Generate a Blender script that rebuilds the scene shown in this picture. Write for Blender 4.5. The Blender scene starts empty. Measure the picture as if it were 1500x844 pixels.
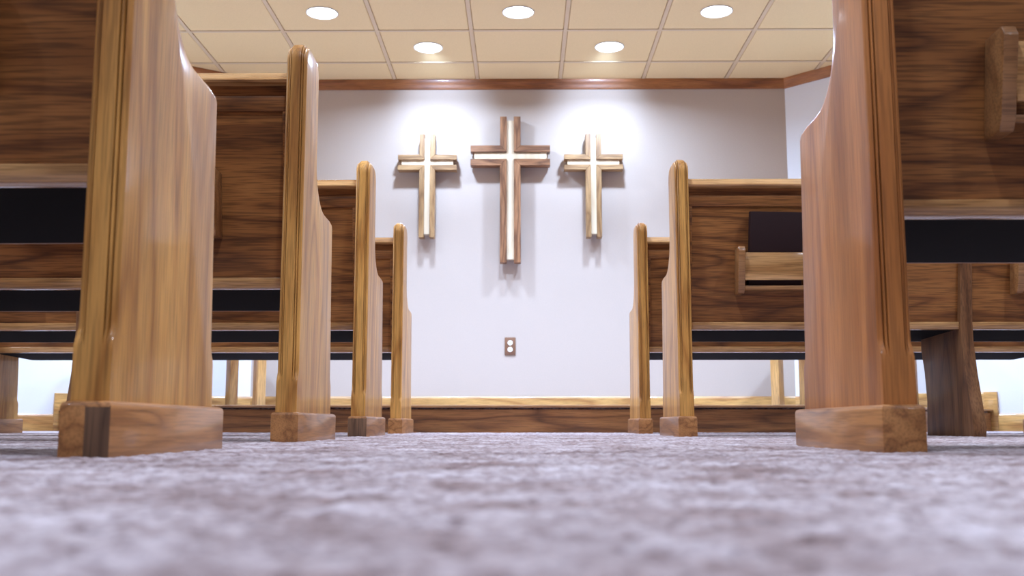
import bpy, bmesh, math, random
from mathutils import Vector, Matrix
random.seed(7)
S = bpy.context.scene
COL = S.collection

# ------------------------------------------------------------------ camera, world, exposure
cam_d = bpy.data.cameras.new('camera'); cam = bpy.data.objects.new('camera', cam_d); COL.objects.link(cam)
cam_d.lens = 36.0; cam_d.sensor_width = 36.0; cam_d.clip_start = 0.01
cam.location = (0, 0, 0.0385)
YAW = 0.010
cam.rotation_euler = (math.pi / 2 + 0.133, 0, YAW)
cam_d.dof.use_dof = True; cam_d.dof.focus_distance = 2.7; cam_d.dof.aperture_fstop = 8.0
S.camera = cam
w = bpy.data.worlds.new('world'); S.world = w; w.use_nodes = True
w.node_tree.nodes['Background'].inputs[0].default_value = (0.6, 0.65, 0.75, 1)
w.node_tree.nodes['Background'].inputs[1].default_value = 0.2
S.view_settings.view_transform = 'Standard'; S.view_settings.look = 'None'
S.view_settings.gamma = 1.0; S.view_settings.use_curve_mapping = False
S.view_settings.exposure = 0.05
LIGHT_COL = (0.70, 0.81, 1.0); FRONT_COL = (0.50, 0.675, 1.0)
WASH_W = 48.0; WASH_DEG = 70; WASH_TILT = 76   # beams of the two fixtures nearest the wall
SPOT_W = 41.0          # second row
ROOM_W = 25.0          # lamps over the pews

# ------------------------------------------------------------------ materials
def new_mat(name):
    m = bpy.data.materials.new(name); m.use_nodes = True
    nt = m.node_tree; b = nt.nodes['Principled BSDF']
    return m, nt, b
def N(nt, t, **kw):
    n = nt.nodes.new(t)
    for k, v in kw.items(): setattr(n, k, v)
    return n
def ramp(nt, stops):
    r = N(nt, 'ShaderNodeValToRGB'); e = r.color_ramp.elements
    while len(e) < len(stops): e.new(0.5)
    for i, (p, c) in enumerate(stops): e[i].position = p; e[i].color = (*c, 1)
    return r
def wood(name, light, mid, dark, axis='Z', freq=15.0, scale=1.9, rough=0.40, coat=0.30, stretch=7.0, pore=0.35, spec=0.5):
    m, nt, b = new_mat(name); L = nt.links
    tc = N(nt, 'ShaderNodeTexCoord'); oi = N(nt, 'ShaderNodeObjectInfo')
    mul = N(nt, 'ShaderNodeMath', operation='MULTIPLY'); mul.inputs[1].default_value = 23.7
    L.new(oi.outputs['Random'], mul.inputs[0])
    add = N(nt, 'ShaderNodeVectorMath', operation='ADD')
    L.new(tc.outputs['Object'], add.inputs[0]); L.new(mul.outputs[0], add.inputs[1])
    def mapped(al, ac):
        mp = N(nt, 'ShaderNodeMapping'); s = [ac, ac, ac]; s['XYZ'.index(axis)] = al
        mp.inputs['Scale'].default_value = s; L.new(add.outputs[0], mp.inputs['Vector']); return mp
    m1 = mapped(1.0, stretch)
    n1 = N(nt, 'ShaderNodeTexNoise'); n1.inputs['Scale'].default_value = scale; n1.inputs['Detail'].default_value = 1.5
    n1.inputs['Roughness'].default_value = 0.45; n1.inputs['Distortion'].default_value = 0.35
    L.new(m1.outputs[0], n1.inputs['Vector'])
    k = N(nt, 'ShaderNodeMath', operation='MULTIPLY'); k.inputs[1].default_value = freq; L.new(n1.outputs['Fac'], k.inputs[0])
    pp = N(nt, 'ShaderNodeMath', operation='PINGPONG'); pp.inputs[1].default_value = 1.0; L.new(k.outputs[0], pp.inputs[0])
    r = ramp(nt, [(0.0, dark), (0.35, mid), (0.8, light), (1.0, light)]); L.new(pp.outputs[0], r.inputs[0])
    # pores: fine streaks
    m2 = mapped(6.0, 150.0)
    n2 = N(nt, 'ShaderNodeTexNoise'); n2.inputs['Scale'].default_value = 2.0; n2.inputs['Detail'].default_value = 2.0
    L.new(m2.outputs[0], n2.inputs['Vector'])
    r2 = ramp(nt, [(0.38, (1 - pore,) * 3), (0.56, (1, 1, 1))]); L.new(n2.outputs['Fac'], r2.inputs[0])
    mx = N(nt, 'ShaderNodeMix', data_type='RGBA', blend_type='MULTIPLY'); mx.inputs[0].default_value = 1.0
    L.new(r.outputs[0], mx.inputs[6]); L.new(r2.outputs[0], mx.inputs[7])
    # broad board to board tone
    m3 = mapped(0.6, 9.0)
    n3 = N(nt, 'ShaderNodeTexNoise'); n3.inputs['Scale'].default_value = 1.3; n3.inputs['Detail'].default_value = 1.0
    L.new(m3.outputs[0], n3.inputs['Vector'])
    r3 = ramp(nt, [(0.3, (0.80, 0.76, 0.72)), (0.7, (1.12, 1.12, 1.1))]); L.new(n3.outputs['Fac'], r3.inputs[0])
    mx2 = N(nt, 'ShaderNodeMix', data_type='RGBA', blend_type='MULTIPLY'); mx2.inputs[0].default_value = 1.0
    L.new(mx.outputs[2], mx2.inputs[6]); L.new(r3.outputs[0], mx2.inputs[7])
    L.new(mx2.outputs[2], b.inputs['Base Color'])
    bp = N(nt, 'ShaderNodeBump'); bp.inputs['Strength'].default_value = 0.12; bp.inputs['Distance'].default_value = 0.001
    L.new(n2.outputs['Fac'], bp.inputs['Height']); L.new(bp.outputs[0], b.inputs['Normal'])
    b.inputs['Roughness'].default_value = rough
    b.inputs['Specular IOR Level'].default_value = spec
    b.inputs['Coat Weight'].default_value = coat; b.inputs['Coat Roughness'].default_value = 0.10
    return m
def plain(name, col, rough=0.6, noise=0.0, nscale=60.0, bump=0.0, spec=0.5):
    m, nt, b = new_mat(name); L = nt.links
    b.inputs['Roughness'].default_value = rough; b.inputs['Specular IOR Level'].default_value = spec
    tc = N(nt, 'ShaderNodeTexCoord'); n = N(nt, 'ShaderNodeTexNoise'); n.inputs['Scale'].default_value = nscale
    n.inputs['Detail'].default_value = 3; L.new(tc.outputs['Object'], n.inputs['Vector'])
    lo = tuple(c * (1 - noise) for c in col); hi = tuple(min(1, c * (1 + noise)) for c in col)
    r = ramp(nt, [(0.3, lo), (0.7, hi)]); L.new(n.outputs['Fac'], r.inputs[0]); L.new(r.outputs[0], b.inputs['Base Color'])
    if bump:
        bp = N(nt, 'ShaderNodeBump'); bp.inputs['Strength'].default_value = bump; bp.inputs['Distance'].default_value = 0.002
        L.new(n.outputs['Fac'], bp.inputs['Height']); L.new(bp.outputs[0], b.inputs['Normal'])
    return m
M = {}
M['honey']  = wood('oak_honey_vertical', (0.66, 0.345, 0.092), (0.58, 0.285, 0.070), (0.41, 0.175, 0.038), 'Z', freq=9, scale=1.3, pore=0.30, coat=0.32, rough=0.46, spec=0.35)
M['russet'] = wood('oak_russet_vertical', (0.46, 0.178, 0.046), (0.40, 0.145, 0.034), (0.30, 0.098, 0.022), 'Z', freq=7, scale=1.3, rough=0.48, coat=0.22, spec=0.35, pore=0.25)
M['block']  = wood('oak_block', (0.42, 0.190, 0.066), (0.35, 0.150, 0.050), (0.25, 0.100, 0.033), 'Y', freq=9, scale=3.0, pore=0.25)
M['block_dark'] = wood('oak_block_end_grain', (0.16, 0.085, 0.048), (0.12, 0.062, 0.035), (0.085, 0.042, 0.024), 'Z', freq=8, scale=4.0)
M['panel']  = wood('oak_panel_horizontal', (0.36, 0.150, 0.043), (0.29, 0.115, 0.032), (0.16, 0.059, 0.017), 'X', freq=13, scale=1.1, stretch=8.0, pore=0.45, coat=0.12, rough=0.48, spec=0.35)
M['rail']   = wood('oak_rail_horizontal', (0.42, 0.215, 0.085), (0.36, 0.172, 0.065), (0.26, 0.115, 0.043), 'X', freq=7, scale=1.6)
M['rail_pale_lit'] = wood('oak_rail_pale_lit', (0.56, 0.32, 0.135), (0.49, 0.265, 0.105), (0.37, 0.185, 0.068), 'X', freq=7, scale=1.6, rough=0.24, coat=0.7)  # pale oak; on the bottom rail the light it catches is put into the colour
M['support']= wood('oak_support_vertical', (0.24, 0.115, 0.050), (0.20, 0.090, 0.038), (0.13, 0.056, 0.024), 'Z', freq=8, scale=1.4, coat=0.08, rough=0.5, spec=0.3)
M['trim']   = wood('oak_trim', (0.60, 0.345, 0.115), (0.53, 0.285, 0.088), (0.40, 0.185, 0.055), 'X', freq=8, scale=1.1)
M['trim_v'] = wood('oak_trim_vertical', (0.60, 0.345, 0.115), (0.53, 0.285, 0.088), (0.40, 0.185, 0.055), 'Z', freq=8, scale=1.1)
M['crown']  = wood('oak_crown', (0.44, 0.175, 0.055), (0.37, 0.135, 0.040), (0.25, 0.083, 0.024), 'X', freq=8, scale=0.9)
M['riser']  = wood('oak_riser', (0.37, 0.165, 0.055), (0.29, 0.122, 0.040), (0.165, 0.066, 0.022), 'X', freq=12, scale=1.0, stretch=9.0)
M['walnut'] = wood('walnut_strip', (0.34, 0.158, 0.070), (0.25, 0.108, 0.045), (0.14, 0.056, 0.023), 'Z', freq=8, scale=2.5, coat=0.1, rough=0.45)
M['walnut_h'] = wood('walnut_strip_horizontal', (0.34, 0.158, 0.070), (0.25, 0.108, 0.045), (0.14, 0.056, 0.023), 'X', freq=8, scale=2.5, coat=0.1, rough=0.45)
M['tan']    = wood('butternut_strip', (0.43, 0.255, 0.110), (0.35, 0.195, 0.080), (0.24, 0.125, 0.048), 'Z', freq=7, scale=2.5, coat=0.1, rough=0.45)
M['tan_h']  = wood('butternut_strip_horizontal', (0.43, 0.255, 0.110), (0.35, 0.195, 0.080), (0.24, 0.125, 0.048), 'X', freq=7, scale=2.5, coat=0.1, rough=0.45)
M['maple']  = wood('maple_inlay', (0.74, 0.61, 0.43), (0.70, 0.57, 0.39), (0.63, 0.49, 0.32), 'Z', freq=5, scale=1.5, coat=0.1, rough=0.45, pore=0.06)
M['paint']  = plain('wall_paint', (0.49, 0.405, 0.335), 0.7, 0.025, 140, 0.05, 0.25)
M['wall_white'] = plain('angled_wall_white', (0.80, 0.82, 0.84), 0.6, 0.015, 140, 0.05, 0.25)  # whiter base colour for the angled walls than for the front wall
M['tile']   = plain('ceiling_tile', (0.80, 0.61, 0.33), 0.9, 0.06, 220, 0.25, 0.1)
M['tee']    = plain('ceiling_grid_metal', (0.66, 0.50, 0.31), 0.6, 0.02)
M['black']  = plain('black_dust_cloth', (0.006, 0.0055, 0.006), 0.95, 0.2, 300, 0, 0.1)
M['plum']   = plain('plum_seat_fabric', (0.06, 0.016, 0.026), 0.9, 0.3, 400, 0.3, 0.1)
M['cover']  = plain('dark_plum_book_cloth', (0.019, 0.007, 0.008), 0.7, 0.15, 500, 0.1, 0.2)
M['page']   = plain('paper', (0.75, 0.70, 0.60), 0.8, 0.05, 500)
M['ring']   = plain('white_trim_ring', (0.85, 0.85, 0.85), 0.4, 0.01)
M['brown_plate'] = plain('brown_outlet_plate', (0.20, 0.095, 0.050), 0.4, 0.08, 90)
M['ivory']  = plain('ivory_plastic', (0.85, 0.80, 0.70), 0.4, 0.02)
M['slot']   = plain('dark_slot', (0.03, 0.025, 0.02), 0.6, 0.02)
M['metal']  = plain('brass_screw', (0.45, 0.33, 0.18), 0.3, 0.05)
def emit(name, col, s):
    m, nt, b = new_mat(name); b.inputs['Base Color'].default_value = (1, 1, 1, 1)
    b.inputs['Emission Color'].default_value = (*col, 1); b.inputs['Emission Strength'].default_value = s
    return m
M['lens'] = emit('lamp_lens', (0.90, 0.93, 1.0), 9.0)
def carpet():
    m, nt, b = new_mat('carpet'); L = nt.links
    tc = N(nt, 'ShaderNodeTexCoord')
    def noise(sc, det, ro=0.6):
        n = N(nt, 'ShaderNodeTexNoise'); n.inputs['Scale'].default_value = sc; n.inputs['Detail'].default_value = det
        n.inputs['Roughness'].default_value = ro; L.new(tc.outputs['Object'], n.inputs['Vector']); return n
    a = noise(9, 4, 0.65); c = noise(75, 3); d = noise(420, 2); big = noise(1.6, 2)
    r1 = ramp(nt, [(0.36, (0.23, 0.16, 0.155)), (0.50, (0.38, 0.325, 0.335)), (0.66, (0.52, 0.482, 0.51))]); L.new(a.outputs['Fac'], r1.inputs[0])
    r2 = ramp(nt, [(0.34, (0.56, 0.48, 0.48)), (0.60, (1.1, 1.1, 1.12))]); L.new(c.outputs['Fac'], r2.inputs[0])
    r3 = ramp(nt, [(0.30, (0.72, 0.70, 0.71)), (0.62, (1.1, 1.1, 1.1))]); L.new(d.outputs['Fac'], r3.inputs[0])
    r4 = ramp(nt, [(0.35, (0.88, 0.85, 0.86)), (0.65, (1.08, 1.08, 1.09))]); L.new(big.outputs['Fac'], r4.inputs[0])
    cur = r1
    out = r1.outputs[0]
    for rr in (r2, r3, r4):
        mx = N(nt, 'ShaderNodeMix', data_type='RGBA', blend_type='MULTIPLY'); mx.inputs[0].default_value = 1
        L.new(out, mx.inputs[6]); L.new(rr.outputs[0], mx.inputs[7]); out = mx.outputs[2]
    L.new(out, b.inputs['Base Color']); b.inputs['Roughness'].default_value = 0.95; b.inputs['Specular IOR Level'].default_value = 0.15
    b.inputs['Sheen Weight'].default_value = 0.25; b.inputs['Sheen Roughness'].default_value = 0.5
    ad = N(nt, 'ShaderNodeMath', operation='ADD'); L.new(c.outputs['Fac'], ad.inputs[0]); L.new(d.outputs['Fac'], ad.inputs[1])
    bp = N(nt, 'ShaderNodeBump'); bp.inputs['Strength'].default_value = 0.35; bp.inputs['Distance'].default_value = 0.004
    L.new(ad.outputs[0], bp.inputs['Height']); L.new(bp.outputs[0], b.inputs['Normal'])
    return m
M['carpet'] = carpet()

# ------------------------------------------------------------------ mesh helpers
def add_box(bm, x0, x1, y0, y1, z0, z1, bev=0.0, seg=2):
    r = bmesh.ops.create_cube(bm, size=1.0)
    vs = r['verts']
    bmesh.ops.scale(bm, vec=(abs(x1 - x0), abs(y1 - y0), abs(z1 - z0)), verts=vs)
    bmesh.ops.translate(bm, vec=((x0 + x1) / 2, (y0 + y1) / 2, (z0 + z1) / 2), verts=vs)
    if bev > 0:
        es = list({e for v in vs for e in v.link_edges})
        bmesh.ops.bevel(bm, geom=es, offset=bev, segments=seg, profile=0.5, affect='EDGES')
def box(*a, **k):
    bm = bmesh.new(); add_box(bm, *a, **k); return bm
def add_prism(bm, pts, x0, x1, plane='YZ'):
    """closed outline extruded between x0 and x1 along the axis normal to the plane"""
    def P(a, b, c): return {'YZ': (c, a, b), 'XZ': (a, c, b), 'XY': (a, b, c)}[plane]
    A = [bm.verts.new(P(p[0], p[1], x0)) for p in pts]; B = [bm.verts.new(P(p[0], p[1], x1)) for p in pts]
    bm.faces.new(A); bm.faces.new(B[::-1]); n = len(pts)
    for i in range(n):
        bm.faces.new((A[i], B[i], B[(i + 1) % n], A[(i + 1) % n]))
    bmesh.ops.recalc_face_normals(bm, faces=bm.faces)
def prism(pts, x0, x1, plane='YZ', bev=0.0, seg=2):
    bm = bmesh.new(); add_prism(bm, pts, x0, x1, plane)
    if bev:
        es = [e for e in bm.edges if e.is_manifold and e.calc_face_angle(0) > 0.5]
        bmesh.ops.bevel(bm, geom=es, offset=bev, segments=seg, profile=0.5, affect='EDGES')
    return bm
def to_mesh(name, bm, mats, smooth=True, ang=35):
    me = bpy.data.meshes.new(name)
    bmesh.ops.recalc_face_normals(bm, faces=bm.faces)
    bm.to_mesh(me); bm.free()
    for m in (mats if isinstance(mats, (list, tuple)) else [mats]): me.materials.append(m)
    if smooth:
        for p in me.polygons: p.use_smooth = len(p.vertices) < 20
        me.set_sharp_from_angle(angle=math.radians(ang))
    return me
def link(name, me, parent=None):
    o = bpy.data.objects.new(name, me); COL.objects.link(o)
    if parent is not None: o.parent = parent
    return o
def obj(name, bm, mat, parent=None, smooth=True, ang=35):
    return link(name, to_mesh(name, bm, mat, smooth, ang), parent)
def empty(name, loc=(0, 0, 0), rz=0.0):
    o = bpy.data.objects.new(name, None); COL.objects.link(o)
    o.location = loc; o.rotation_euler = (0, 0, rz); o.empty_display_size = 0.1; return o
def tag(o, label, cat, group=None):
    o['label'] = label; o['category'] = cat
    if group: o['group'] = group
    return o
def struct(o, label=None):
    o['kind'] = 'structure'
    if label: o['label'] = label
    return o

# ------------------------------------------------------------------ the room
CZ = 2.587          # ceiling height
WF = 7.36           # front wall
HC = 1.95           # half width of the front wall
SW = 4.4            # side walls
YB = -4.0           # back wall
YK = WF - (SW - HC) # where the angled walls meet the side walls
floor = struct(obj('floor', box(-SW - .1, SW + .1, YB - .1, WF + .1, -0.1, 0.0), M['carpet'], smooth=False), 'mottled lavender grey carpet floor')
from mathutils import noise as mn
def pile(xs, ys):
    x0, x1, y0, y1 = xs[0], xs[-1], ys[0], ys[-1]
    vs = []
    for y in ys:
        for x in xs:
            h = 0.0022 * (mn.noise((x * 95, y * 95, 0.0)) + 0.6 * mn.noise((x * 210, y * 210, 4.0))) + 0.0016 * mn.noise((x * 22, y * 22, 9.0)) + random.uniform(-0.0008, 0.0008)
            k = min(1.0, (x - x0) / 0.15, (x1 - x) / 0.15, (y - y0) / 0.05, (y1 - y) / 0.15)
            vs.append((x, y, 0.0004 + max(0.0, 0.0019 + h) * max(0.0, k)))
    nx = len(xs)
    fs = [(j * nx + i, j * nx + i + 1, (j + 1) * nx + i + 1, (j + 1) * nx + i) for j in range(len(ys) - 1) for i in range(nx - 1)]
    me = bpy.data.meshes.new('carpet_pile'); me.from_pydata(vs, [], fs); me.materials.append(M['carpet'])
    o = link('carpet_pile', me, floor); o['kind'] = 'stuff'; return o
def steps(a, b, d0, d1):
    out = [a]
    while out[-1] < b: out.append(out[-1] + d0 + (d1 - d0) * (out[-1] - a) / (b - a))
    return out
half_x = steps(0.0, 3.2, 0.005, 0.022)
pile([-x for x in half_x[:0:-1]] + half_x, steps(0.10, 4.95, 0.0042, 0.020))
def wall_seg(name, a, b, z0=0.0, z1=CZ + 0.1, th=0.12, mat='paint', label=None):
    """slab from a to b whose room face lies on a-b; the room is on the left of a->b"""
    a = Vector((*a, 0)); b = Vector((*b, 0)); d = b - a; L = d.length
    bm = box(0, L, -th, 0, z0, z1)
    o = obj(name, bm, M[mat], smooth=False); o.location = a; o.rotation_euler = (0, 0, math.atan2(d.y, d.x))
    return struct(o, label)
FR = (HC, WF); FL = (-HC, WF); KR = (SW, YK); KL = (-SW, WF - (SW - HC) / 1.43)
wall_seg('wall_front', FR, FL, label='pale mauve front wall behind the three crosses')
wall_seg('wall_front_right', KR, FR, mat='wall_white', label='angled white wall to the right of the crosses')
wall_seg('wall_front_left', FL, KL, mat='wall_white', label='angled white wall to the left of the crosses')
wall_seg('wall_left', KL, (-SW, YB)); wall_seg('wall_right', (SW, YB), KR); wall_seg('wall_back', (-SW, YB), (SW, YB))
# unseen daylight windows guessed in the left wall to give cool pew-edge highlights
M['daylight'] = emit('daylight_pane', (0.80, 0.89, 1.0), 7.0)
for n, (ya, yb) in enumerate(((1.9, 2.8), (3.1, 4.0))):
    wo = struct(obj('window_%d' % (n + 1), box(-SW + .001, -SW + .006, ya, yb, 0.95, 2.15), M['daylight'], smooth=False), 'unseen daylight window guessed in the left side wall')
    bm = bmesh.new()
    for q in ((ya - .06, yb + .06, .89, .95), (ya - .06, yb + .06, 2.15, 2.21), (ya - .06, ya, .95, 2.15), (yb, yb + .06, .95, 2.15), ((ya + yb) / 2 - .015, (ya + yb) / 2 + .015, .95, 2.15), (ya, yb, 1.535, 1.565)):
        add_box(bm, -SW + .001, -SW + .03, *q)
    obj('window_frame', bm, M['trim'], wo, smooth=False)
# ceiling: slab, tee grid, tiles one by one
ceil = struct(obj('ceiling', box(-SW - .1, SW + .1, YB - .1, WF + .1, CZ + 0.02, CZ + 0.12), M['tee'], smooth=False), 'suspended ceiling of cream tiles')
TX, TY = 0.615, 0.592
GX = [-0.33 + TX * k for k in range(-7, 9)]; GY = [6.39 + TY * k for k in range(-18, 3)]
tee = bmesh.new()
for x in GX:
    if abs(x) < SW: add_box(tee, x - .012, x + .012, YB, WF, CZ - 0.002, CZ + 0.02)
for y in GY:
    if YB < y < WF: add_box(tee, -SW, SW, y - .012, y + .012, CZ - 0.0025, CZ + 0.0195)
obj('grid_rail', tee, M['tee'], ceil, smooth=False)
def tile_mesh(w_, d_):
    bm = bmesh.new(); a, b = w_ / 2, d_ / 2
    # regular tile: rim sits on the tee, centre drops a little
    ring = lambda s, z: [bm.verts.new((sx * (a - s), sy * (b - s), z)) for sx, sy in ((-1, -1), (1, -1), (1, 1), (-1, 1))]
    r0, r1, r2 = ring(0.0, 0.012), ring(0.014, 0.008), ring(0.018, 0.001)
    for p, q in ((r0, r1), (r1, r2)):
        for i in range(4): bm.faces.new((p[i], p[(i + 1) % 4], q[(i + 1) % 4], q[i]))
    bm.faces.new(r2[::-1]); bm.faces.new(r0)
    return to_mesh('tile', bm, M['tile'], smooth=False)
tm = {}
yl = sorted(set([YB] + [y for y in GY if YB < y < WF] + [WF])); xl = sorted(set([-SW] + [x for x in GX if abs(x) < SW] + [SW]))
for i in range(len(xl) - 1):
    for j in range(len(yl) - 1):
        w_, d_ = xl[i + 1] - xl[i], yl[j + 1] - yl[j]
        if w_ < 0.06 or d_ < 0.06: continue
        cx, cy = (xl[i] + xl[i + 1]) / 2, (yl[j] + yl[j + 1]) / 2
        if abs(cx) - TX / 2 > HC + (WF - (cy - TY / 2)) * (1.43 if cx < 0 else 1.0): continue      # beyond the angled walls
        key = (round(w_, 3), round(d_, 3))
        if key not in tm: tm[key] = tile_mesh(*key)
        t = link('tile', tm[key], ceil); t.location = (cx, cy, CZ)
# crown trim
def moulding(name, a, b, prof, mat, label=None):
    """profile (out from wall, z) run along a->b, room on the left; mitre ends left square"""
    a = Vector((*a, 0)); b = Vector((*b, 0)); d = b - a; L = d.length
    bm = prism(prof, 0, L, 'YZ'); o = obj(name, bm, M[mat], ang=25)
    o.location = a; o.rotation_euler = (0, 0, math.atan2(d.y, d.x)); return struct(o, label)
crown = [(0, CZ - .074), (.008, CZ - .074), (.012, CZ - .066), (.014, CZ - .050), (.020, CZ - .032), (.026, CZ - .018), (.028, CZ - .004), (.028, CZ), (0, CZ)]
for i, (a, b) in enumerate(((FR, FL), (KR, FR), (FL, KL), (KL, (-SW, YB)), ((SW, YB), KR))):
    moulding('trim_%d' % (i + 1), a, b, crown, 'crown', 'oak crown trim under the ceiling')
# platform (octagonal chancel step)
PZ = 0.133; PY = 5.0; PMX, PMY = 2.89, 6.42; PFX = PMX - (PMY - PY); QMX, QMY = -2.97, WF - (2.97 - HC) / 1.43
pl = [(-PFX, PY), (PFX, PY), (PMX, PMY), FR, FL, (QMX, QMY)]
plat = struct(obj('platform', prism(pl, 0.0, PZ - 0.002, 'XY'), M['carpet'], smooth=False), 'low carpeted platform step in front of the crosses')
def edge_piece(name, a, b, bm, mat):
    a = Vector((*a, 0)); b = Vector((*b, 0)); d = b - a
    o = obj(name, bm, M[mat], plat); o.location = a; o.rotation_euler = (0, 0, math.atan2(d.y, d.x)); return o
for a, b in (((-PFX, PY), (PFX, PY)), ((PFX, PY), (PMX, PMY)), ((QMX, QMY), (-PFX, PY))):
    L = (Vector(b) - Vector(a)).length
    edge_piece('riser', a, b, box(0, L, -0.018, 0, 0.0, PZ - 0.02), 'riser')
    edge_piece('nosing', a, b, box(-.006, L + .006, -0.036, 0.05, PZ - 0.012, PZ + 0.001, bev=0.005), 'rail')
# baseboards
def bb(z, h=0.108): return [(0, z), (.016, z), (.016, z + h - .02), (.012, z + h - .008), (.006, z + h), (0, z + h)]
moulding('baseboard_front', FR, FL, bb(PZ), 'trim', 'light oak baseboard under the crosses')
moulding('baseboard_front_right', (PMX, PMY), FR, bb(PZ), 'trim'); moulding('baseboard_front_left', FL, (QMX, QMY), bb(PZ), 'trim')
moulding('baseboard_right', KR, (PMX, PMY), bb(0), 'trim'); moulding('baseboard_left', (QMX, QMY), KL, bb(0), 'trim')
moulding('baseboard_side_left', KL, (-SW, YB), bb(0), 'trim'); moulding('baseboard_side_right', (SW, YB), KR, bb(0), 'trim')
for n, px_, py_, ra in ((6, PMX + .015, PMY - .015, 135), (7, QMX - .018, QMY - .012, 180 + 35)):
    o = struct(obj('trim_%d' % n, box(-.04, .04, 0.0, 0.02, 0, PZ + .109, bev=.003), M['trim']), 'short oak post where the baseboard steps down')
    o.location = (px_, py_, 0); o.rotation_euler = (0, 0, math.radians(ra))

# ------------------------------------------------------------------ ceiling lights
def ring_mesh():
    bm = bmesh.new(); n = 40
    prof = [(0.100, 0.000), (0.099, -0.004), (0.095, -0.005), (0.092, -0.003), (0.091, 0.012)]
    rows = [[bm.verts.new((r * math.cos(2 * math.pi * i / n), r * math.sin(2 * math.pi * i / n), z)) for i in range(n)] for r, z in prof]
    for p, q in zip(rows, rows[1:]):
        for i in range(n): bm.faces.new((p[i], p[(i + 1) % n], q[(i + 1) % n], q[i]))
    return to_mesh('trim_ring', bm, M['ring'])
def lens_mesh():
    bm = bmesh.new(); n = 40
    prof = [(0.0915, 0.002), (0.07, -0.001), (0.03, -0.003)]
    rows = [[bm.verts.new((r * math.cos(2 * math.pi * i / n), r * math.sin(2 * math.pi * i / n), z)) for i in range(n)] for r, z in prof]
    for p, q in zip(rows, rows[1:]):
        for i in range(n): bm.faces.new((p[i], p[(i + 1) % n], q[(i + 1) % n], q[i]))
    bm.faces.new(rows[-1][::-1]); return to_mesh('lens', bm, M['lens'])
RM, LM = ring_mesh(), lens_mesh()
def downlight(x, y, label, watts, group, spread=150, wash=0):
    e = tag(empty('ceiling_light', (x, y, CZ - 0.001)), label, 'ceiling light', group)
    link('trim_ring', RM, e); link('lens', LM, e)
    def lamp(ld, rot=(0, 0, 0)):
        ld.color = FRONT_COL if y > 5 else LIGHT_COL
        lo = bpy.data.objects.new('lamp', ld); COL.objects.link(lo); lo.parent = e; lo.location = (0, 0, -0.022); lo.rotation_euler = rot
    ld = bpy.data.lights.new('lamp', 'AREA'); ld.shape = 'DISK'; ld.size = 0.14; ld.spread = math.radians(spread); ld.energy = watts; lamp(ld)
    if wash:                                   # the two fixtures nearest the wall also throw a beam onto it
        ld = bpy.data.lights.new('beam', 'SPOT'); ld.spot_size = math.radians(WASH_DEG); ld.spot_blend = 1.0; ld.shadow_soft_size = 0.05; ld.energy = wash
        lamp(ld, (math.radians(WASH_TILT), 0, math.radians(3 if x < 0 else -3) * -1))
GL = 'round recessed ceiling lights'
downlight(-0.637, 6.685, 'round white ceiling light nearest the wall, left of the middle cross', SPOT_W, GL, 160, WASH_W)
downlight(0.595, 6.685, 'round white ceiling light nearest the wall, right of the middle cross', SPOT_W, GL, 160, WASH_W)
downlight(-1.245, 6.09, 'round white ceiling light farthest left in the photo', SPOT_W, GL, 105)
downlight(-0.022, 6.09, 'round white ceiling light above the middle cross at the top edge', SPOT_W, GL, 105)
downlight(1.21, 6.09, 'round white ceiling light farthest right in the photo', SPOT_W, GL, 105)
for x, y in [(-2.475, 6.09), (2.44, 6.09)]:  # unseen extra downlights, added to brighten the two angled walls
    downlight(x, y, 'unseen round ceiling light added to brighten the %s angled wall, hidden behind the nearest pew' % ('left' if x < 0 else 'right'), SPOT_W * 1.35, GL, 112)
for x, y in [(-1.86, 4.32), (-0.02, 4.32), (1.82, 4.32), (-3.1, 3.13), (3.05, 3.13), (-0.02, 2.54), (-1.86, 1.95), (1.82, 1.95), (-0.02, 0.77), (-3.1, .77), (3.05, .77), (-1.86, -.4), (1.82, -.4), (-0.02, -1.6), (-2.5, -2.2), (2.44, -2.2)]:
    downlight(x, y, 'round recessed ceiling light over the pews, above the top of the photo', ROOM_W * (0.55 if y < 1 and abs(x) > 1 else 1.0), GL, 130)

# ------------------------------------------------------------------ pews
PEW_L = 1.82
def arc(cx, cz, r, a0, a1, n):
    return [(cx + r * math.cos(math.radians(a0 + (a1 - a0) * i / n)), cz + r * math.sin(math.radians(a0 + (a1 - a0) * i / n))) for i in range(n + 1)]
def resample(pts, step):
    out = []
    for i in range(len(pts)):
        a, b = pts[i], pts[(i + 1) % len(pts)]; d = math.dist(a, b); n = max(1, int(math.ceil(d / step)))
        out += [(a[0] + (b[0] - a[0]) * k / n, a[1] + (b[1] - a[1]) * k / n) for k in range(n)]
    return out
def end_outline():
    p = [(0.012, 0.060), (0.395, 0.060), (0.390, 0.20), (0.378, 0.40), (0.374, 0.515)]
    p += arc(0.350, 0.520, 0.024, 8, 75, 5)                                     # shoulder
    p += [(0.325, 0.5475), (0.295, 0.548), (0.262, 0.5490)]
    p += arc(0.262, 0.645, 0.096, 262, 186, 10)                                  # sweep up to the tall back
    p += [(0.166, 0.70), (0.165, 0.80)]
    p += arc(0.113, 0.832, 0.052, 4, 88, 8)
    p += arc(0.057, 0.840, 0.045, 92, 178, 8)
    return p
def smooth01(t): t = max(0, min(1, t)); return t * t * (3 - 2 * t)
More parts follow.
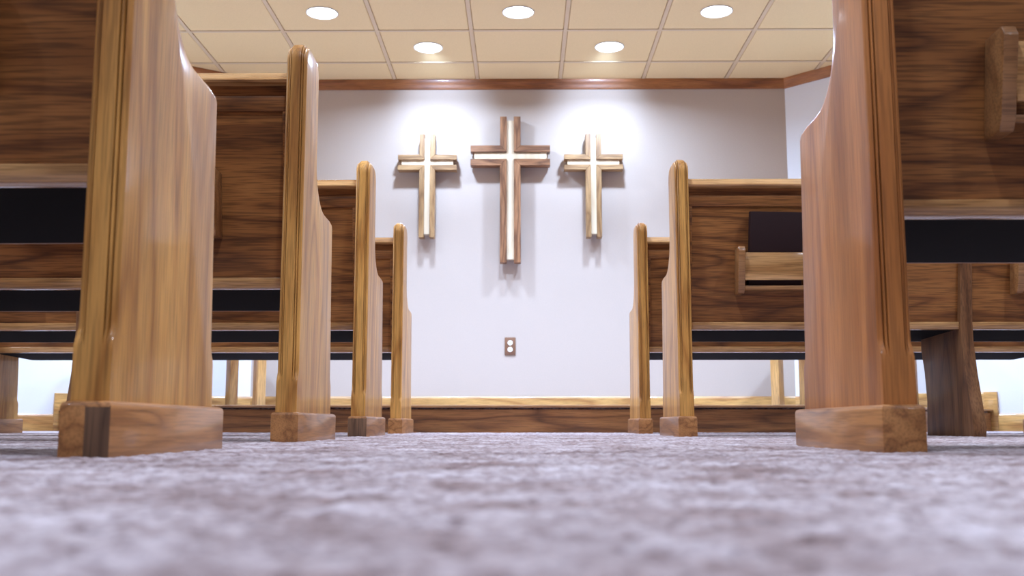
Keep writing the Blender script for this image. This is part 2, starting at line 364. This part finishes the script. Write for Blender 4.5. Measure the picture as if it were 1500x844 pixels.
def end_panel_bm(s, x0):
    """panel with moulded edges (rounded arrises, two flutes) that stop above the foot; x0 inner face, thickness outward; s mirrors"""
    T = 0.045
    pts = resample(end_outline(), 0.010); n = len(pts)
    # section: (across thickness, inset)
    half = [(0.0225, 0.0140), (0.0222, 0.0112), (0.0212, 0.0098), (0.0192, 0.0082), (0.0172, 0.0072), (0.0160, 0.0072), (0.0155, 0.0110), (0.0145, 0.0110), (0.0140, 0.0036), (0.0130, 0.0026), (0.0120, 0.0026), (0.0116, 0.0068), (0.0106, 0.0068), (0.0101, 0.0004), (0.0090, 0.0)]
    sec = half + [(-a, b) for a, b in reversed(half)]
    bm = bmesh.new(); rows = []
    nrm = []
    for i in range(n):
        a, b = pts[i - 1], pts[(i + 1) % n]; tx, tz = b[0] - a[0], b[1] - a[1]; l = math.hypot(tx, tz); nrm.append((tz / l, -tx / l))   # outward for ccw
    for t, ins in sec:
        row = []
        for (y, z), (ny, nz) in zip(pts, nrm):
            k = smooth01((z - 0.130) / 0.022)
            i0 = ins * k + (0.0022 * (1 - k) if abs(t) > 0.0222 else 0)
            if z < 0.0605: i0 = 0; 
            row.append(bm.verts.new((s * (x0 + T / 2 - t), y - ny * i0, z - nz * i0)))
        rows.append(row)
    for p, q in zip(rows, rows[1:]):
        for i in range(n): bm.faces.new((p[i], p[(i + 1) % n], q[(i + 1) % n], q[i]))
    bm.faces.new(rows[0]); bm.faces.new(rows[-1][::-1])
    return bm
def block_bm(s, x0, w=0.058):
    bm = box(min(s * x0, s * (x0 + w)), max(s * x0, s * (x0 + w)), 0.0, 0.435, 0.0, 0.0655)
    es = [e for e in bm.edges if min(v.co.z for v in e.verts) > 0.05]
    bmesh.ops.bevel(bm, geom=es, offset=0.007, segments=2, profile=0.5, affect='EDGES')
    es = [e for e in bm.edges if abs(e.verts[0].co.z - e.verts[1].co.z) > 0.04]
    bmesh.ops.bevel(bm, geom=es, offset=0.002, segments=2, profile=0.5, affect='EDGES')
    return bm
def lean(z): return 0.055 + (0.80 - z) * 0.155         # back surface of the pew back at height z
def panel_piece(s, xa, xb, z0, z1, proud, depth, bev=0.002):
    """board lying in the leaning plane of the back between heights z0 and z1"""
    pts = [(lean(z0) - proud, z0), (lean(z0) - proud + depth, z0), (lean(z1) - proud + depth, z1), (lean(z1) - proud, z1)]
    return prism(pts, min(s * xa, s * xb), max(s * xa, s * xb), 'YZ', bev=bev)
def support_bm(s, x):
    p = [(0.052, 0.0), (0.045, 0.03), (0.060, 0.10), (0.085, 0.20), (0.100, 0.30), (lean(.36) - .022, .36), (lean(.48) - .018, .48), (lean(.60) - .014, .60), (lean(.625), .625),
         (lean(.345) + .03, .345), (0.43, 0.335), (0.435, 0.30), (0.415, 0.22), (0.405, 0.12), (0.415, 0.04), (0.42, 0.0)]
    return prism(p, min(s * x, s * (x + .04)), max(s * x, s * (x + .04)), 'YZ', bev=0.003)
def rack_parts(s, xa, xb):
    yb = lambda z: lean(z) - 0.001
    out = []
    for x in (xa, xb - 0.022):
        pts = [(yb(.60), .598), (yb(.45), .452), (yb(.45) - .050, .452), (yb(.45) - .060, .47), (yb(.60) - .060, .585), (yb(.60) - .052, .600)]
        out.append(('bracket', prism(pts, min(s * x, s * (x + .022)), max(s * x, s * (x + .022)), 'YZ', bev=0.003), 'rail'))
    X0, X1 = sorted((s * (xa + .022), s * (xb - .022)))
    out.append(('front_board', box(X0, X1, yb(.53) - .052, yb(.53) - .040, .493, .582, bev=.002), 'rail_pale_lit'))
    out.append(('shelf', box(X0, X1, yb(.47) - .050, yb(.47) - .002, .464, .477, bev=.002), 'rail'))
    return out
mesh_cache = {}
def cached(key, fn):
    if key not in mesh_cache: mesh_cache[key] = fn()
    return mesh_cache[key]
def pew(side, x, y, label, end_mat, block_front=None):
    s = -1 if side == 'L' else 1
    e = tag(empty('pew', (x, y, 0)), label, 'pew', 'oak pews on both sides of the aisle')
    K = lambda nm, fn, mat: cached((side, nm, mat), lambda: to_mesh(nm, fn(), M[mat]))
    link('end_panel', K('end_panel', lambda: end_panel_bm(s, 0.0065), end_mat), e)
    if block_front:
        bm = block_bm(s, 0.0); me = to_mesh('base_block', bm, [M['block'], M['block_dark']]); 
        if block_front == 'half':                  # two laminations, the aisle one with dark end grain
            bm = bmesh.new(); bm.from_mesh(me)
            bmesh.ops.bisect_plane(bm, geom=bm.verts[:] + bm.edges[:] + bm.faces[:], plane_co=(s * 0.029, 0, 0), plane_no=(1, 0, 0)); bm.to_mesh(me); bm.free()
        for p in me.polygons:
            if p.normal.y < -0.8 and p.center.z < 0.06 and (block_front == 'full' or abs(p.center.x) < 0.029): p.material_index = 1
        link('base_block', me, e)
    else:
        link('base_block', K('base_block', lambda: block_bm(s, 0.0), 'block'), e)
    a, b = 0.0512, PEW_L - 0.0512
    link('end_panel', K('end_panel_outer', lambda: end_panel_bm(s, PEW_L - 0.0515), end_mat), e)
    link('base_block', K('base_block_outer', lambda: block_bm(s, PEW_L - 0.058), 'block'), e)
    link('back_panel', K('back_panel', lambda: panel_piece(s, a, b, .356, .745, 0, .018, 0), 'panel'), e)
    link('top_rail', K('top_rail', lambda: panel_piece(s, a, b, .734, .768, .006, .024), 'panel'), e)
    link('upper_rail', K('upper_rail', lambda: panel_piece(s, a, b, .7685, .796, -.004, .03, 0), 'panel'), e)
    def cap():
        y0, y1 = 0.034, 0.105
        pts = [(y0 + .006, .793), (y1, .793), (y1, .823), (y1 - .008, .8275), (y0 + .040, .8275), (y0 + .034, .8265), (y0 + .028, .8235), (y0 + .008, .806), (y0 + .002, .803), (y0, .7995), (y0 + .002, .795)]
        return prism(pts, min(s * a, s * b), max(s * a, s * b), 'YZ')
    link('cap_rail', K('cap_rail', cap, 'rail_pale_lit'), e)
    link('bottom_rail', K('bottom_rail', lambda: panel_piece(s, a, b, .342, .366, .014, .034, .003), 'rail_pale_lit'), e)
    for nm, xa in (('stile', a), ('stile_outer', b - .016)):
        link('stile', K(nm, lambda: panel_piece(s, xa, xa + .016, .362, .734, .007, .007, .002), 'panel'), e)
    X0, X1 = sorted((s * a, s * b))
    seat = link('seat', K('seat', lambda: box(X0, X1, lean(.36) + .012, .498, .356, .385, bev=.004), 'rail'), e)
    link('seat_underside', K('seat_underside', lambda: prism([(lean(.345) + .022, .343), (.500, .334), (.500, .3555), (lean(.345) + .022, .3555)], X0, X1, 'YZ'), 'black'), e)
    link('seat_cushion', K('seat_cushion', lambda: box(X0 + .004, X1 - .004, lean(.40) + .024, .505, .3855, .435, bev=.014, seg=3), 'plum'), e)
    link('front_rail', K('front_rail', lambda: box(X0, X1, .5005, .516, .3345, .384, bev=.003), 'panel'), e)
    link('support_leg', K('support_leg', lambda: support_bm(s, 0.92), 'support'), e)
    for q, (xa, xb) in enumerate(((.205, .665), (1.085, 1.545))):
        r = empty('book_rack'); r.parent = e
        parts = cached((side, 'rack', q), lambda: [(nm, to_mesh(nm, bm, M[mt])) for nm, bm, mt in rack_parts(s, xa, xb)])
        for nm, me in parts: link(nm, me, r)
    return e
def tob(X, D): return (X * math.cos(YAW) - D * math.sin(YAW), X * math.sin(YAW) + D * math.cos(YAW))
PEWS = [('L', -.447, 1.149, 'honey oak pew filling the left edge, closest to the camera', 'honey', 'half'),
        ('L', -.447, 2.158, 'oak pew on the left, second from the camera, its rounded end top in view', 'honey', None),
        ('L', -.447, 3.175, 'oak pew on the left, third from the camera, with a dark-fronted foot block', 'honey', 'full'),
        ('L', -.447, 4.205, 'front row oak pew on the left, nearest the platform', 'honey', None),
        ('R', .4875, 1.359, 'russet oak pew filling the right edge, closest to the camera', 'russet', None),
        ('R', .510, 3.1635, 'oak pew on the right carrying a dark book in its rack', 'honey', None),
        ('R', .515, 4.197, 'front row oak pew on the right, nearest the platform', 'honey', None)]
for sd, X, D, lab, em, bf in PEWS:
    bx, by = tob(X, D); pew(sd, bx, by, lab, em, bf)
# book in the rack of the second right pew
bx, by = tob(.510, 3.1635)
def book():
    e = tag(empty('book', (bx + .245, by + lean(.48) - .010, .4785)), 'dark plum hymn book standing in the right pew rack', 'book')
    W, H, T = 0.165, 0.240, 0.026
    obj('page_block', box(.002, W - .005, -T + .003, -.003, .004, H - .004), M['page'], e, smooth=False)
    bm = bmesh.new(); add_box(bm, 0, W, -T, -T + .0028, 0, H, bev=.001); add_box(bm, 0, W, -.0028, 0, 0, H, bev=.001); add_box(bm, -.002, .0015, -T, 0, 0, H, bev=.001)
    obj('cover', bm, M['cover'], e)
    e.rotation_euler = (math.atan(0.155), math.radians(1.2), 0); return e
book()

# ------------------------------------------------------------------ crosses
def cross(x, zc, up, dn, hw, bw, strip, label, mv, mh, proud=0.10):
    """four mitred corner frames round a recessed pale cross; x, zc = crossing point; up/dn arm reach, hw half span, bw beam width"""
    e = tag(empty('wall_cross', (x, WF, zc)), label, 'cross', 'three wooden crosses on the front wall')
    h = bw / 2; i = h - strip; y0, y1 = -proud, -0.022
    for sx in (-1, 1):
        for sz, reach in ((1, up), (-1, dn)):
            fr = empty('corner_frame'); fr.parent = e
            v = [(sx * i, sz * i), (sx * h, sz * h), (sx * h, sz * reach), (sx * i, sz * reach)]
            hz = [(sx * i, sz * i), (sx * h, sz * h), (sx * hw, sz * h), (sx * hw, sz * i)]
            obj('upright_strip', prism(v, y0, y1, 'XZ', bev=.0018, seg=1), M[mv], fr)
            obj('arm_strip', prism(hz, y0, y1, 'XZ', bev=.0018, seg=1), M[mh], fr)
    k = strip / 2; sh = 0.026
    q = i - 0.0006
    pts = [(-q, -dn + sh), (q, -dn + sh), (q, -q), (hw - sh, -q), (hw - sh, q), (q, q), (q, up - sh), (-q, up - sh), (-q, q), (-hw + sh, q), (-hw + sh, -q), (-q, -q)]
    obj('inlay', prism(pts, -proud + .016, -0.030, 'XZ'), M['maple'], e)
    obj('mounting_cleat', box(-h * .7, h * .7, -0.0298, 0.0, -dn * .5, up * .6), M[mv], e)
    return e
cross(-0.085, 1.985, .292, .790, .29, .150, .049, 'large dark walnut cross with pale inlay, middle of the three', 'walnut', 'walnut_h')
cross(-0.690, 1.935, .210, .555, .214, .114, .037, 'smaller light brown cross with pale inlay, left of the large one', 'tan', 'tan_h')
cross(0.520, 1.935, .210, .555, .214, .114, .037, 'smaller light brown cross with pale inlay, right of the large one', 'tan', 'tan_h')

# ------------------------------------------------------------------ outlet
e = tag(empty('wall_outlet', (-0.087, WF, 0.60)), 'brown wall outlet with ivory sockets below the middle cross', 'outlet')
obj('plate', box(-.039, .039, -.008, -.0005, -.064, .064, bev=.003), M['brown_plate'], e)
for z in (.024, -.024):
    bm = bmesh.new(); bmesh.ops.create_cone(bm, cap_ends=True, segments=24, radius1=.019, radius2=.018, depth=.004, matrix=Matrix.Translation((0, -.010, z)) @ Matrix.Rotation(math.pi / 2, 4, 'X'))
    so = obj('socket', bm, M['ivory'], e)
    bm = bmesh.new(); add_box(bm, -.008, -.0055, -.0125, -.012, z - .001, z + .009); add_box(bm, .0055, .008, -.0125, -.012, z - .001, z + .009); add_box(bm, -.0025, .0025, -.0125, -.012, z - .011, z - .006)
    obj('slots', bm, M['slot'], so, smooth=False)
bm = bmesh.new(); bmesh.ops.create_cone(bm, cap_ends=True, segments=12, radius1=.0035, radius2=.003, depth=.002, matrix=Matrix.Translation((0, -.0085, 0)) @ Matrix.Rotation(math.pi / 2, 4, 'X'))
obj('screw', bm, M['metal'], e)

# ------------------------------------------------------------------ side tables on the platform
def side_table(x, y, rz, s, label):
    """origin under the leg nearest the middle of the room; local +x*s runs along the wall, +y to the wall"""
    e = tag(empty('side_table', (x, y, PZ), rz), label, 'table', 'oak side tables on the platform')
    L, D, H, w = 0.80, 0.42, 0.70, 0.062
    for lx in (0, L - w):
        for ly in (0, D - w):
            x0 = s * lx; x1 = s * (lx + w)
            obj('leg', box(min(x0, x1), max(x0, x1), ly, ly + w, 0, H, bev=.003), M['trim_v'], e)
    X = lambda a: s * a
    obj('apron', box(min(X(w), X(L - w)), max(X(w), X(L - w)), .012, .032, H - .10, H), M['trim'], e)
    obj('apron', box(min(X(w), X(L - w)), max(X(w), X(L - w)), D - .032, D - .012, H - .10, H), M['trim'], e)
    for a in (.012, L - .032): obj('apron', box(min(X(a), X(a + .02)), max(X(a), X(a + .02)), w, D - w, H - .10, H), M['trim'], e)
    obj('table_top', box(min(X(-.03), X(L + .03)), max(X(-.03), X(L + .03)), -.03, D + .03, H, H + .025, bev=.005), M['trim'], e)
side_table(-1.69, 6.76, math.radians(45), -1, 'oak side table by the left angled wall, seen under the left pews')
side_table(1.635, 6.78, math.radians(-45), 1, 'oak side table by the right angled wall, seen under the right pews')
